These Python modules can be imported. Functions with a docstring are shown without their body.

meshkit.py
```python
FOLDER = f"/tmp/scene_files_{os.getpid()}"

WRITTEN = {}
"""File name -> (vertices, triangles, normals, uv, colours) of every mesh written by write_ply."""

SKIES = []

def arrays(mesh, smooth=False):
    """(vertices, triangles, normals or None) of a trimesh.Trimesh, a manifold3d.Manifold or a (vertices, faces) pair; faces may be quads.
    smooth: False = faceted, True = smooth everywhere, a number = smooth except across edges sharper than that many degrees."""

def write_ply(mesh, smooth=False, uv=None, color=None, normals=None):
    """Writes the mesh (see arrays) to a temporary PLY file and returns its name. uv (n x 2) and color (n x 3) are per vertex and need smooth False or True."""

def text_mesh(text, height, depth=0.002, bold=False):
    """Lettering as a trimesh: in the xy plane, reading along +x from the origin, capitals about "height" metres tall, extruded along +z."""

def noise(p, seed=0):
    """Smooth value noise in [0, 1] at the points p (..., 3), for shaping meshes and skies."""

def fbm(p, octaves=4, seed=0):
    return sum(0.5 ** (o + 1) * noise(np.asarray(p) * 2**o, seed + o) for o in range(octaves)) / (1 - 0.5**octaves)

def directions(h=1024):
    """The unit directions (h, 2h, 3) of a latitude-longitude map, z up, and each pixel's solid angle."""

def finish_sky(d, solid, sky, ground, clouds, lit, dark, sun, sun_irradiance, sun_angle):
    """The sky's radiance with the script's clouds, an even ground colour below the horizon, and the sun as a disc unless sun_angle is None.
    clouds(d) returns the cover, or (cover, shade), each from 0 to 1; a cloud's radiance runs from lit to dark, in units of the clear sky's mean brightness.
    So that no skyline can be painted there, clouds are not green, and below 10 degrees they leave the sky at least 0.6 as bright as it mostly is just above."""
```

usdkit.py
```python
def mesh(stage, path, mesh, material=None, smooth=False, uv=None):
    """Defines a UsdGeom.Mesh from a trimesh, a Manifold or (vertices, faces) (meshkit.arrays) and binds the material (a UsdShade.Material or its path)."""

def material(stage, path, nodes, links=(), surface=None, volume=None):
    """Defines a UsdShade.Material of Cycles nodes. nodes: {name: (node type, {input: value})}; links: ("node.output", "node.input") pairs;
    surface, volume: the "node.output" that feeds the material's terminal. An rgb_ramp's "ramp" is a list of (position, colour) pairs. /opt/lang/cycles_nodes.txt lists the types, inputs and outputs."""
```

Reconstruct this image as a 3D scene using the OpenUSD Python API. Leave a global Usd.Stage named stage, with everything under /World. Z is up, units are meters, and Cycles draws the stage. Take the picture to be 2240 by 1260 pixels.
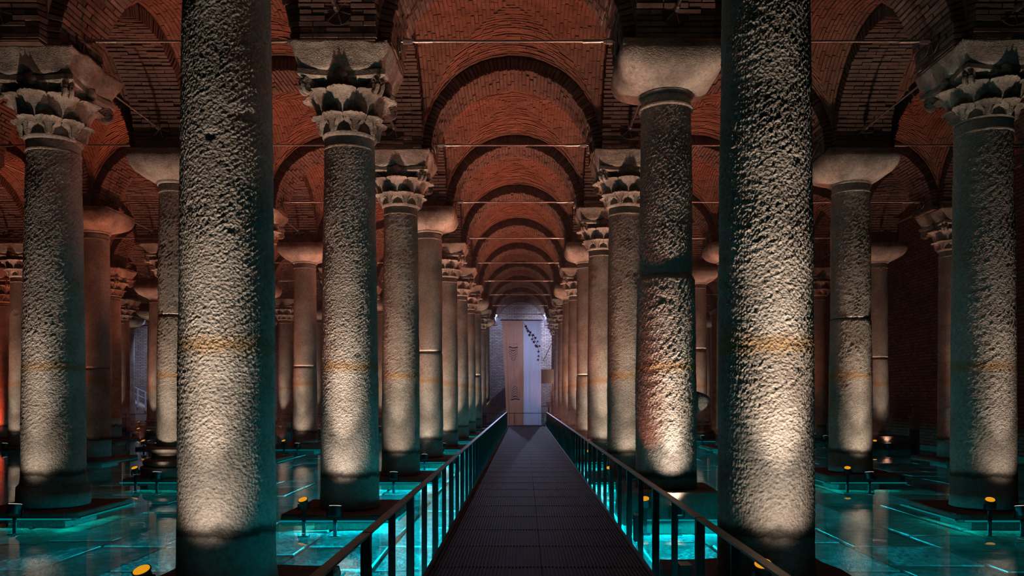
import math
import numpy as np
import trimesh
import meshkit
import usdkit
from pxr import Gf, Sdf, Usd, UsdGeom, UsdLux, UsdShade

stage = Usd.Stage.CreateInMemory()
UsdGeom.SetStageUpAxis(stage, UsdGeom.Tokens.z)
UsdGeom.SetStageMetersPerUnit(stage, 1.0)
UsdGeom.Xform.Define(stage, '/World')
UsdGeom.Scope.Define(stage, '/World/Looks')
stage.SetDefaultPrim(stage.GetPrimAtPath('/World'))

# ------------------------------------------------------------------ camera, light levels
FPX = 1675.0                                   # focal length in pixels of the 2240 x 1260 frame
VPX, VPY = 1147.0, 868.0                       # where the level optical axis meets the picture
EYE = (0.0, 0.0, 1.75)
cam = UsdGeom.Camera.Define(stage, '/World/camera')
cam.CreateHorizontalApertureAttr(36.0)
cam.CreateVerticalApertureAttr(36.0 * 1260 / 2240)
cam.CreateFocalLengthAttr(36.0 * FPX / 2240)
cam.CreateHorizontalApertureOffsetAttr((1120 - VPX) / 2240 * 36.0)
cam.CreateVerticalApertureOffsetAttr((VPY - 630) / 2240 * 36.0)
cam.CreateClippingRangeAttr(Gf.Vec2f(0.05, 300))
cam.AddTranslateOp().Set(Gf.Vec3d(*EYE))
cam.AddRotateXOp().Set(90.0)
cam.CreateExposureAttr(0.0)

WHITE_SPOT = 105.0                               # column floodlights
WHITE_HIGH = 185.0                              # their narrow upward beam
AMBER_SPOT = 410.0                               # red-amber uplights that wash the vaults
CYAN_EDGE = 560.0                                # underwater strips beneath the walkway
TEAL_PLINTH = 8.0                              # underwater strips on the plinths
BLUE_WALL = 420.0                              # cool spots at the end wall
C_WHITE = (1.0, 0.78, 0.625)
C_AMBER = (1.0, 0.27, 0.145)
C_CYAN = (0.0, 0.55, 0.75)
C_TEAL = (0.0, 0.62, 0.52)
C_BLUE = (0.50, 0.62, 1.0)

# ------------------------------------------------------------------ the grid of the hall
S = 4.89
SPRING, HS, RW = 6.95, 2.445 - 0.55, 1.1        # springing height, web half span, rib width
RA = 1.72                                      # arch radius
WATER, FLOOR, DECK = -0.03, -0.24, 0.10


def gx(i):
    return -2.70 + S * i


def gy(j):
    return 6.96 + S * (j - 1)


def pix(p):
    """pixel of a point in the 2240 x 1260 frame, used only to choose how finely to build"""
    return VPX + FPX * p[0] / max(p[1], 0.1), VPY - FPX * (p[2] - EYE[2]) / max(p[1], 0.1)


# ------------------------------------------------------------------ helpers
used = {}


def numbered(path):
    n = used.get(path, 0)
    used[path] = n + 1
    return path if n == 0 else f'{path}_{n:03d}'


def mat(name):
    return UsdShade.Material.Get(stage, '/World/Looks/' + name)


def tag(prim, label=None, cat=None, group=None, kind=None):
    for k, v in (('label', label), ('category', cat), ('group', group), ('kind', kind)):
        if v:
            prim.SetCustomDataByKey(k, v)
    return prim


def place(x, loc=(0, 0, 0), rz=0.0):
    x.AddTranslateOp().Set(Gf.Vec3d(*map(float, loc)))
    if rz:
        x.AddRotateZOp().Set(float(rz))


def thing(name, label=None, cat=None, loc=(0, 0, 0), rz=0.0, group=None, kind=None, parent='/World'):
    x = UsdGeom.Xform.Define(stage, numbered(f'{parent}/{name}'))
    place(x, loc, rz)
    return tag(x.GetPrim(), label, cat, group, kind)


def path_of(parent):
    return parent if isinstance(parent, str) else str(parent.GetPath())


def part(name, mesh, material, parent, smooth=False, label=None, kind=None, group=None, cat=None):
    p = numbered(f'{path_of(parent)}/{name}')
    m = usdkit.mesh(stage, p, mesh, '/World/Looks/' + material, smooth)
    return tag(m.GetPrim(), label, cat, group, kind)


def proto(name):
    p = f'/World/Prototypes/{name}'
    stage.CreateClassPrim(p)
    return p


def copy_of(proto_path, name, label=None, cat=None, loc=(0, 0, 0), rz=0.0, group=None, kind=None, parent='/World', instance=True):
    x = UsdGeom.Xform.Define(stage, numbered(f'{path_of(parent)}/{name}'))
    x.GetPrim().GetReferences().AddInternalReference(proto_path)
    place(x, loc, rz)
    if instance:
        x.GetPrim().SetInstanceable(True)
    return tag(x.GetPrim(), label, cat, group, kind)


class MB:
    """collects pieces that become one mesh"""

    def __init__(self):
        self.v, self.f, self.n = [], [], 0

    def add(self, v, f):
        v, f = np.asarray(v, float), np.asarray(f, int)
        if f.shape[1] == 4:
            f = np.vstack([f[:, [0, 1, 2]], f[:, [0, 2, 3]]])
        self.v.append(v)
        self.f.append(f + self.n)
        self.n += len(v)
        return self

    def tm(self, m):
        return self.add(m.vertices, m.faces)

    def hexa(self, c):
        """8 corners: bottom ring of 4, top ring of 4"""
        return self.add(c, [[0, 3, 2, 1], [4, 5, 6, 7], [0, 1, 5, 4], [1, 2, 6, 5], [2, 3, 7, 6], [3, 0, 4, 7]])

    def box(self, x0, x1, y0, y1, z0, z1):
        return self.hexa([(x0, y0, z0), (x1, y0, z0), (x1, y1, z0), (x0, y1, z0), (x0, y0, z1), (x1, y0, z1), (x1, y1, z1), (x0, y1, z1)])

    def bar(self, a, b, w, h):
        """a rectangular bar from a to b, w across, h deep"""
        a, b = np.asarray(a, float), np.asarray(b, float)
        d = (b - a) / np.linalg.norm(b - a)
        up = np.array([0, 0, 1.0]) if abs(d[2]) < 0.95 else np.array([0, 1.0, 0])
        s = np.cross(d, up)
        s /= np.linalg.norm(s)
        u = np.cross(s, d)
        return self.hexa([p + s * sx * w / 2 + u * sy * h / 2 for p in (a, b) for sx, sy in ((-1, -1), (1, -1), (1, 1), (-1, 1))])

    def tube(self, pts, r, n=8):
        pts = np.asarray(pts, float)
        rr = np.broadcast_to(np.asarray(r, float), (len(pts),))
        d = np.gradient(pts, axis=0)
        d /= np.linalg.norm(d, axis=1, keepdims=True)
        up = np.array([0, 0, 1.0]) if abs(d[0][2]) < 0.9 else np.array([1.0, 0, 0])
        rings = []
        for p, t, q in zip(pts, d, rr):
            s = np.cross(t, up)
            s /= np.linalg.norm(s)
            u = np.cross(s, t)
            a = np.linspace(0, 2 * np.pi, n, endpoint=False)[:, None]
            rings.append(p + q * (np.cos(a) * s + np.sin(a) * u))
        v = np.vstack(rings + [pts[:1], pts[-1:]])
        f, m = [], len(pts)
        for k in range(m - 1):
            for i in range(n):
                j = (i + 1) % n
                f += [[k * n + i, k * n + j, (k + 1) * n + j], [k * n + i, (k + 1) * n + j, (k + 1) * n + i]]
        for i in range(n):
            j = (i + 1) % n
            f += [[m * n, j, i], [m * n + 1, (m - 1) * n + i, (m - 1) * n + j]]
        return self.add(v, f)

    def lathe(self, prof, n=32, at=(0, 0, 0)):
        """prof: (r, z) from bottom to top, closed at both ends"""
        prof = np.asarray(prof, float)
        a = np.linspace(0, 2 * np.pi, n, endpoint=False)
        v = np.stack([np.outer(prof[:, 0], np.cos(a)), np.outer(prof[:, 0], np.sin(a)), np.repeat(prof[:, 1:2], n, 1)], -1).reshape(-1, 3)
        return self.grid(v + np.asarray(at, float), len(prof), n)

    def grid(self, v, m, n):
        """m rings of n points, wrapped and capped"""
        i, k = np.meshgrid(np.arange(n), np.arange(m - 1))
        j = (i + 1) % n
        f = np.stack([k * n + i, k * n + j, (k + 1) * n + j, (k + 1) * n + i], -1).reshape(-1, 4)
        t = np.vstack([f[:, [0, 1, 2]], f[:, [0, 2, 3]]])
        c0, c1 = v[:n].mean(0), v[-n:].mean(0)
        i = np.arange(n)
        j = (i + 1) % n
        t = np.vstack([t, np.stack([np.full(n, m * n), j, i], -1), np.stack([np.full(n, m * n + 1), (m - 1) * n + i, (m - 1) * n + j], -1)])
        return self.add(np.vstack([v, c0, c1]), t)

    def get(self):
        return np.vstack(self.v), np.vstack(self.f)

    def moved(self, mx):
        v, f = self.get()
        return (v @ np.asarray(mx)[:3, :3].T + np.asarray(mx)[:3, 3], f)


def rough_box(hx0, hx1, z0, z1, n, amp, freq, seed, hy0=None, hy1=None):
    """a block from half width hx0 at z0 to hx1 at z1, subdivided and roughened"""
    hy0, hy1 = hy0 or hx0, hy1 or hx1
    b = trimesh.creation.box((2, 2, 2))
    for _ in range(n):
        b = b.subdivide()
    v = np.array(b.vertices)
    t = (v[:, 2] + 1) / 2
    # round the edges a little
    q = v.copy()
    q[:, 0] *= hx0 + (hx1 - hx0) * t
    q[:, 1] *= hy0 + (hy1 - hy0) * t
    q[:, 2] = z0 + (z1 - z0) * t
    ext = np.sort(np.abs(v), axis=1)
    edge = np.clip((ext[:, 1] - 0.86) / 0.14, 0, 1)
    q[:, :2] *= (1 - 0.03 * edge ** 2)[:, None]
    nz = meshkit.fbm(q * freq + seed * 7.3, 3, seed) - 0.5
    nrm = v / np.linalg.norm(v, axis=1, keepdims=True)
    q += nrm * (nz * amp * 2)[:, None]
    return q, np.array(b.faces)


def noise_np(x, y, z, seed):
    return meshkit.noise(np.stack([x, y, z], -1), seed)


# ------------------------------------------------------------------ materials
def M(name, nodes, links, surface='p.BSDF'):
    return usdkit.material(stage, '/World/Looks/' + name, nodes, links, surface=surface)


def plain(name, color, rough=0.5, metal=0.0, spec=0.5, bump=None, vary=0.0):
    n = {'p': ('principled_bsdf', {'base_color': color, 'roughness': rough, 'metallic': metal, 'specular_ior_level': spec})}
    l = []
    if vary:
        n['g'] = ('geometry', {})
        n['n'] = ('noise_texture', {'scale': 6.0, 'detail': 4.0})
        n['r'] = ('rgb_ramp', {'ramp': [(0.3, tuple(c * (1 - vary) for c in color)), (0.7, tuple(min(1, c * (1 + vary)) for c in color))]})
        l += [('g.position', 'n.vector'), ('n.fac', 'r.fac'), ('r.color', 'p.base_color')]
    if bump:
        n['bg'] = ('geometry', {})
        n['bn'] = ('noise_texture', {'scale': bump[0], 'detail': 4.0})
        n['b'] = ('bump', {'strength': bump[1], 'distance': bump[2]})
        l += [('bg.position', 'bn.vector'), ('bn.fac', 'b.height'), ('b.normal', 'p.normal')]
    return M(name, n, l)


def stone(name, light, dark, bump_scale, bump_dist, stain=True, relief=True):
    """weathered column stone: mottled, with an old yellow water line at 2.25 m and a black one near the foot"""
    n = {
        'g': ('geometry', {}), 'sep': ('separate_xyz', {}),
        'n1': ('noise_texture', {'scale': 1.6, 'detail': 4.0, 'roughness': 0.6}),
        'n2': ('noise_texture', {'scale': 22.0, 'detail': 3.0, 'roughness': 0.65}),
        'r1': ('rgb_ramp', {'ramp': [(0.32, dark), (0.66, light)]}),
        'r2': ('rgb_ramp', {'ramp': [(0.3, (0.55, 0.53, 0.5)), (0.6, (1, 1, 1))]}),
        'mul': ('mix', {'mix_type': 'multiply', 'fac': 0.8}),
        'p': ('principled_bsdf', {'roughness': 0.85, 'specular_ior_level': 0.25}),
        'vo': ('voronoi_texture', {'scale': bump_scale, 'feature': 'f1'}),
        'nb': ('noise_texture', {'scale': bump_scale * 1.7, 'detail': 2.0, 'roughness': 0.6}),
        'bh': ('math', {'math_type': 'add'}),
        'b': ('bump', {'strength': 1.0, 'distance': bump_dist}),
    }
    l = [('g.position', 'n1.vector'), ('g.position', 'n2.vector'), ('n1.fac', 'r1.fac'), ('n2.fac', 'r2.fac'), ('r1.color', 'mul.color1'), ('r2.color', 'mul.color2'),
         ('g.position', 'vo.vector'), ('g.position', 'nb.vector'), ('vo.distance', 'bh.value1'), ('nb.fac', 'bh.value2'), ('bh.value', 'b.height'), ('b.normal', 'p.normal')]
    if not relief:                                   # far columns: their relief is finer than a pixel
        n = {k: v for k, v in n.items() if k not in ('vo', 'nb', 'bh', 'b')}
        l = [q for q in l if not any(e.split('.')[0] in ('vo', 'nb', 'bh', 'b') for e in q)]
    last = 'mul.color'
    if stain:
        n |= {
            'n3': ('noise_texture', {'scale': 3.5, 'detail': 3.0, 'roughness': 0.65}),
            'zz': ('math', {'math_type': 'multiply_add', 'value2': 0.16}),
            'band': ('rgb_ramp', {'ramp': [(0.0, (0, 0, 0)), (0.2185, (0, 0, 0)), (0.2265, (0.75,) * 3), (0.231, (0.6,) * 3), (0.24, (0, 0, 0)), (1.0, (0, 0, 0))]}),
            'band2': ('rgb_ramp', {'ramp': [(0.0, (0.7,) * 3), (0.035, (0.55,) * 3), (0.059, (0.6,) * 3), (0.0615, (1.0,) * 3), (0.066, (0.95,) * 3), (0.073, (0.0,) * 3), (1.0, (0, 0, 0))]}),
            'zs': ('math', {'math_type': 'multiply', 'value2': 0.1}),
            'sy': ('mix', {'color2': (0.36, 0.20, 0.055)}),
            'sd': ('mix', {'color2': (0.028, 0.025, 0.02)}),
        }
        l += [('g.position', 'n3.vector'), ('g.position', 'sep.vector'), ('n3.fac', 'zz.value1'), ('sep.z', 'zz.value3'), ('zz.value', 'zs.value1'),
              ('zs.value', 'band.fac'), ('zs.value', 'band2.fac'), ('band.color', 'sy.fac'), ('band2.color', 'sd.fac'), (last, 'sy.color1'), ('sy.color', 'sd.color1')]
        last = 'sd.color'
    l.append((last, 'p.base_color'))
    return M(name, n, l)


stone('column_stone', (0.52, 0.48, 0.43), (0.36, 0.32, 0.28), 38.0, 0.006)
stone('column_stone_fine', (0.48, 0.44, 0.38), (0.30, 0.26, 0.22), 55.0, 0.006)
stone('column_stone_far', (0.48, 0.44, 0.38), (0.30, 0.26, 0.22), 55.0, 0.006, relief=False)
stone('smooth_stone', (0.44, 0.39, 0.33), (0.27, 0.23, 0.19), 70.0, 0.002)
stone('capital_stone', (0.50, 0.44, 0.37), (0.17, 0.14, 0.115), 45.0, 0.006, stain=False)
stone('plinth_stone', (0.17, 0.095, 0.07), (0.09, 0.05, 0.04), 40.0, 0.006, stain=False)


def brick_mat(name, a, b, c, rnd):
    """bricks whose tone differs from brick to brick"""
    n = {'g': ('geometry', {}), 'o': ('object_info', {}),
         'r': ('rgb_ramp', {'ramp': [(0.0, a), (0.45, b), (0.8, b), (1.0, c)]}),
         'n': ('noise_texture', {'scale': 3.0, 'detail': 3.0, 'roughness': 0.7}),
         'n2': ('noise_texture', {'scale': 60.0, 'detail': 1.0}),
         'r2': ('rgb_ramp', {'ramp': [(0.3, (0.42, 0.40, 0.38)), (0.62, (1, 1, 1))]}),
         'm': ('mix', {'mix_type': 'multiply', 'fac': 0.75}),
         'b': ('bump', {'strength': 0.7, 'distance': 0.006}),
         'p': ('principled_bsdf', {'roughness': 0.9, 'specular_ior_level': 0.2})}
    l = [('o.random' if rnd == 'object' else 'g.random_per_island', 'r.fac'), ('g.position', 'n.vector'), ('g.position', 'n2.vector'), ('n.fac', 'r2.fac'),
         ('r.color', 'm.color1'), ('r2.color', 'm.color2'), ('m.color', 'p.base_color'), ('n2.fac', 'b.height'), ('b.normal', 'p.normal')]
    return M(name, n, l)


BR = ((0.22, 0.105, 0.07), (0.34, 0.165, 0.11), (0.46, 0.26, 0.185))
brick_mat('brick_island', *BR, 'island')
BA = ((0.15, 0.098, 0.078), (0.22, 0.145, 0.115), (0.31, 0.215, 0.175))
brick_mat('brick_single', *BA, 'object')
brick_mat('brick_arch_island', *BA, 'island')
plain('mortar', (0.13, 0.08, 0.06), 0.95, spec=0.1, bump=(40.0, 0.8, 0.008), vary=0.35)
plain('steel', (0.42, 0.36, 0.32), 0.38, metal=1.0)
plain('dark_steel', (0.055, 0.045, 0.042), 0.5, metal=0.6, vary=0.3)
plain('black_paint', (0.012, 0.014, 0.015), 0.45)
plain('rail_bronze', (0.15, 0.085, 0.055), 0.45, metal=0.55, vary=0.3)
plain('post_paint', (0.012, 0.016, 0.018), 0.4)
plain('deck', (0.085, 0.036, 0.019), 0.7, spec=0.1, vary=0.25)
plain('deck_under', (0.02, 0.014, 0.012), 0.7)
plain('floor_slab', (0.36, 0.38, 0.36), 0.8, bump=(14.0, 0.9, 0.02), vary=0.4)
plain('floor_bed', (0.10, 0.10, 0.095), 0.9, bump=(20.0, 0.6, 0.01))
plain('render_coat', (0.36, 0.29, 0.22), 0.8, vary=0.12)
plain('pale_paint', (0.5, 0.5, 0.5), 0.5)
plain('print_ink', (0.03, 0.028, 0.03), 0.8)
plain('white_box', (0.6, 0.58, 0.55), 0.6)


def emis(name, color, strength):
    return M(name, {'e': ('emission', {'color': color, 'strength': strength})}, [], 'e.emission')


emis('amber_lens', (1.0, 0.40, 0.015), 0.75)
emis('white_lens', (1.0, 0.92, 0.8), 1.2)
emis('cool_lens', (0.75, 0.85, 1.0), 3.0)
emis('teal_led', (0.0, 0.55, 0.55), 0.32)
emis('cyan_led', (0.0, 0.55, 0.70), 0.4)


def wall_brick(name, a, b, m, sx, sy):
    """far-off brick walls; mapped by world position (sx, sy pick the horizontal axis)"""
    n = {'g': ('geometry', {}), 's': ('separate_xyz', {}), 'c': ('combine_xyz', {}),
         'br': ('brick_texture', {'color1': a, 'color2': b, 'mortar': m, 'scale': 1.0, 'mortar_size': 0.018, 'brick_width': 0.36, 'row_height': 0.115, 'mortar_smooth': 0.3}),
         'ns': ('noise_texture', {'scale': 2.2, 'detail': 6.0, 'roughness': 0.7}), 'r': ('rgb_ramp', {'ramp': [(0.3, (0.5, 0.48, 0.46)), (0.65, (1, 1, 1))]}),
         'mx': ('mix', {'mix_type': 'multiply', 'fac': 0.85}), 'inv': ('math', {'math_type': 'subtract', 'value1': 1.0}),
         'b': ('bump', {'strength': 1.0, 'distance': 0.03}), 'p': ('principled_bsdf', {'roughness': 0.9, 'specular_ior_level': 0.2})}
    l = [('g.position', 's.vector'), ('s.' + sx, 'c.x'), ('s.z', 'c.y'), ('c.vector', 'br.vector'), ('g.position', 'ns.vector'), ('ns.fac', 'r.fac'),
         ('br.color', 'mx.color1'), ('r.color', 'mx.color2'), ('mx.color', 'p.base_color'), ('br.fac', 'inv.value2'), ('inv.value', 'b.height'), ('b.normal', 'p.normal')]
    return M(name, n, l)


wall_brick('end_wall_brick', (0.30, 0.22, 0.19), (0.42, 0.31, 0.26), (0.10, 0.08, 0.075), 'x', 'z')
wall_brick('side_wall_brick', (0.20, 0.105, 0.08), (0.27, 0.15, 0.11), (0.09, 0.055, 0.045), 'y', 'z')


def sheer(name, color, clear):
    n = {'d': ('principled_bsdf', {'base_color': color, 'roughness': 0.9, 'specular_ior_level': 0.1}), 't': ('translucent_bsdf', {'color': color}), 'c': ('transparent_bsdf', {}),
         'g': ('geometry', {}), 's': ('separate_xyz', {}), 'w': ('noise_texture', {'dimensions': '1D', 'scale': 22.0, 'detail': 3.0}),
         'r': ('map_range', {'from_min': 0.3, 'from_max': 0.7, 'to_min': clear - 0.12, 'to_max': clear + 0.12}),
         'm1': ('mix_closure', {'fac': 0.45}), 'm2': ('mix_closure', {'fac': clear})}
    l = [('d.BSDF', 'm1.closure1'), ('t.BSDF', 'm1.closure2'), ('m1.closure', 'm2.closure1'), ('c.BSDF', 'm2.closure2'), ('g.position', 's.vector'), ('s.x', 'w.w'), ('w.fac', 'r.value'), ('r.result', 'm2.fac')]
    return M(name, n, l, 'm2.closure')


sheer('orange_voile', (0.62, 0.27, 0.15), 0.25)
sheer('white_voile', (0.62, 0.68, 0.82), 0.16)
sheer('patch_cloth', (0.85, 0.68, 0.62), 0.68)
plain('yellow_cloth', (0.45, 0.36, 0.05), 0.8)
plain('blue_cloth', (0.10, 0.25, 0.45), 0.8)

# water: a clear sheet that mirrors by Fresnel, with a slow ripple
M('water', {'g': ('geometry', {}), 'mp': ('mapping', {'scale': (1.0, 2.2, 1.0)}), 'n1': ('noise_texture', {'scale': 1.3, 'detail': 2.0, 'roughness': 0.45}),
            'b': ('bump', {'strength': 0.30, 'distance': 0.005}), 'fr': ('fresnel', {'IOR': 1.5}), 'gl': ('glossy_bsdf', {'color': (0.9, 0.9, 0.9), 'roughness': 0.012}),
            'tr': ('transparent_bsdf', {'color': (0.30, 0.85, 0.82)}), 'm': ('mix_closure', {})},
  [('g.position', 'mp.vector'), ('mp.vector', 'n1.vector'), ('n1.fac', 'b.height'), ('b.normal', 'fr.normal'), ('b.normal', 'gl.normal'), ('fr.fac', 'm.fac'), ('tr.BSDF', 'm.closure1'), ('gl.BSDF', 'm.closure2')], 'm.closure')


# ------------------------------------------------------------------ lights
def aim(path_prim, pos, direction):
    d = np.asarray(direction, float)
    d = d / np.linalg.norm(d)
    z = -d
    up = np.array([0, 0, 1.0]) if abs(z[2]) < 0.99 else np.array([0, 1.0, 0])
    x = np.cross(up, z)
    x /= np.linalg.norm(x)
    y = np.cross(z, x)
    m = Gf.Matrix4d(*x, 0, *y, 0, *z, 0, *map(float, pos), 1)
    UsdGeom.Xformable(path_prim).AddTransformOp().Set(m)


def spot(path, pos, direction, color, watts, half, soft, radius=0.04):
    l = UsdLux.SphereLight.Define(stage, numbered(path))
    l.CreateRadiusAttr(radius)
    l.CreateNormalizeAttr(True)
    l.CreateIntensityAttr(float(watts))
    l.CreateColorAttr(Gf.Vec3f(*color))
    s = UsdLux.ShapingAPI.Apply(l.GetPrim())
    s.CreateShapingConeAngleAttr(float(half))
    s.CreateShapingConeSoftnessAttr(float(soft))
    aim(l.GetPrim(), pos, direction)
    return l


def rect_light(path, pos, direction, w, h, color, power):
    l = UsdLux.RectLight.Define(stage, numbered(path))
    l.CreateWidthAttr(float(w))
    l.CreateHeightAttr(float(h))
    l.CreateIntensityAttr(float(power))
    l.CreateColorAttr(Gf.Vec3f(*color))
    aim(l.GetPrim(), pos, direction)
    return l


# ------------------------------------------------------------------ ceiling: webs, ribs and piers of brick
rng = np.random.default_rng(11)


def web_z(x, y):
    za, zb = np.sqrt(np.maximum(HS * HS - x * x, 0)), np.sqrt(np.maximum(HS * HS - y * y, 0))
    return np.maximum(za, zb) + 0.12 + 0.15 * (1 - (x / HS) ** 2) * (1 - (y / HS) ** 2)


def web_surface():
    t = np.linspace(-np.pi / 2, np.pi / 2, 45)
    X, Y = np.meshgrid(HS * np.sin(t), HS * np.sin(t), indexing='ij')
    Z = web_z(X, Y)
    n = len(t)
    v = np.stack([X, Y, Z], -1).reshape(-1, 3)
    i, j = np.meshgrid(np.arange(n - 1), np.arange(n - 1), indexing='ij')
    a = (i * n + j).ravel()
    q = np.stack([a, a + n, a + n + 1, a + 1], -1)
    flip = ((i + 0.5 - (n - 1) / 2) * (j + 0.5 - (n - 1) / 2) < 0).ravel()
    q[flip] = np.roll(q[flip], 1, axis=1)
    f = np.vstack([q[:, [0, 2, 1]], q[:, [0, 3, 2]]])          # facing down
    return v, f


def web_bricks():
    """courses parallel to the surrounding arches, meeting at the groins"""
    mb = MB()
    pitch, ln = 0.078, 0.27
    for quad in range(4):
        c, s = (1, 0, -1, 0)[quad], (0, 1, 0, -1)[quad]
        k = 0
        while (k + 1) * pitch < HS:
            y0, y1 = k * pitch + 0.009, (k + 1) * pitch - 0.009
            k += 1
            ym = (y0 + y1) / 2
            lim = math.asin(min(1.0, ym / HS)) - 0.012 / HS
            if lim <= 0.02:
                continue
            ph = -lim - rng.random() * ln / HS
            while ph < lim:
                p0, p1 = max(ph, -lim), min(ph + (ln * rng.uniform(0.8, 1.2)) / HS, lim)
                ph = p1 + 0.012 / HS if p1 > p0 else ph + ln / HS
                if p1 - p0 < 0.02:
                    continue
                d = rng.uniform(0.006, 0.026)
                jy = rng.uniform(-0.004, 0.004)
                base, low = [], []
                for p, y in ((p0, y0 + jy), (p1, y0 + jy), (p1, y1 + jy), (p0, y1 + jy)):
                    x = HS * math.sin(p)
                    z = float(web_z(np.array(x), np.array(y)))
                    nx, nz = -math.sin(p), -math.cos(p)
                    base.append((x - nx * 0.01, y, z - nz * 0.01))
                    low.append((x + nx * d, y, z + nz * d))
                v = np.array(low + base)
                v = np.stack([c * v[:, 0] - s * v[:, 1], s * v[:, 0] + c * v[:, 1], v[:, 2]], -1)
                mb.add(v, [[0, 3, 2, 1], [0, 1, 5, 4], [1, 2, 6, 5], [2, 3, 7, 6], [3, 0, 4, 7]])
    return mb


def arch_core():
    """mortar ring spanning along x; springing at z = 0"""
    a = np.linspace(-0.02, np.pi + 0.02, 41)
    r0, r1, w = RA + 0.012, RA + 0.30, RW / 2 - 0.012
    v = []
    for t in a:
        for r, y in ((r0, -w), (r0, w), (r1, w), (r1, -w)):
            v.append((r * math.cos(t), y, r * math.sin(t)))
    f = []
    for k in range(len(a) - 1):
        b = 4 * k
        for e in range(4):
            g = (e + 1) % 4
            f.append([b + e, b + g, b + 4 + g, b + 4 + e])
    return np.array(v), np.array(f)


def arch_bricks(seed):
    """every brick of the ring as 8 corners"""
    r = np.random.default_rng(seed)
    out = []
    n = int(math.pi * RA / 0.083)
    pitch = math.pi / n
    for k in range(n):
        t0, t1 = k * pitch + 0.006 + r.uniform(-.003, .003), (k + 1) * pitch - 0.007 + r.uniform(-.003, .003)
        cuts = [-RW / 2, -RW / 6, RW / 6, RW / 2] if k % 2 else [-RW / 2, -RW / 3, 0.0, RW / 3, RW / 2]
        for a, b in zip(cuts[:-1], cuts[1:]):
            y0, y1 = a + 0.008, b - 0.008
            if a == -RW / 2:
                y0 = a - r.uniform(-0.004, 0.02)
            if b == RW / 2:
                y1 = b + r.uniform(-0.004, 0.02)
            ri = RA - r.uniform(0.0, 0.035)
            ro = RA + 0.24
            out.append([(rr * math.cos(t), y, rr * math.sin(t)) for rr in (ri, ro) for t, y in ((t0, y0), (t0, y1), (t1, y1), (t1, y0))])
    return np.array(out)


def pier_core():
    mb = MB()
    mb.box(-0.735, 0.735, -RW / 2 + 0.012, RW / 2 - 0.012, -0.02, 1.1)
    mb.box(-RW / 2 + 0.012, RW / 2 - 0.012, -0.735, 0.735, -0.02, 1.1)
    return mb.get()


I0, I1, J0, J1 = -7, 3, 0, 11                     # bays from column line I0 to I1+, rows J0..J1
ceiling = thing('ceiling', 'red-lit brick groin vaults carried on round brick arches over the cistern', None, kind='structure')
P_web = proto('vault_bay')
part('web_surface', web_surface(), 'mortar', P_web, smooth=35)
part('brickwork', web_bricks().get(), 'brick_island', P_web, kind='stuff')
P_arch = proto('brick_arch')
part('mortar_core', arch_core(), 'mortar', P_arch)
mb = MB()
for c8 in arch_bricks(3):
    mb.hexa(c8)
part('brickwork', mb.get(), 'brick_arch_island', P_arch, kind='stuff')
P_pier = proto('brick_pier')
part('mortar_core', pier_core(), 'mortar', P_pier)


def in_view(x, y, z, m=40):
    u, w = pix((x, y, z))
    return y > 1 and -m < u < 2240 + m and -m < w < 1260 + m


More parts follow.
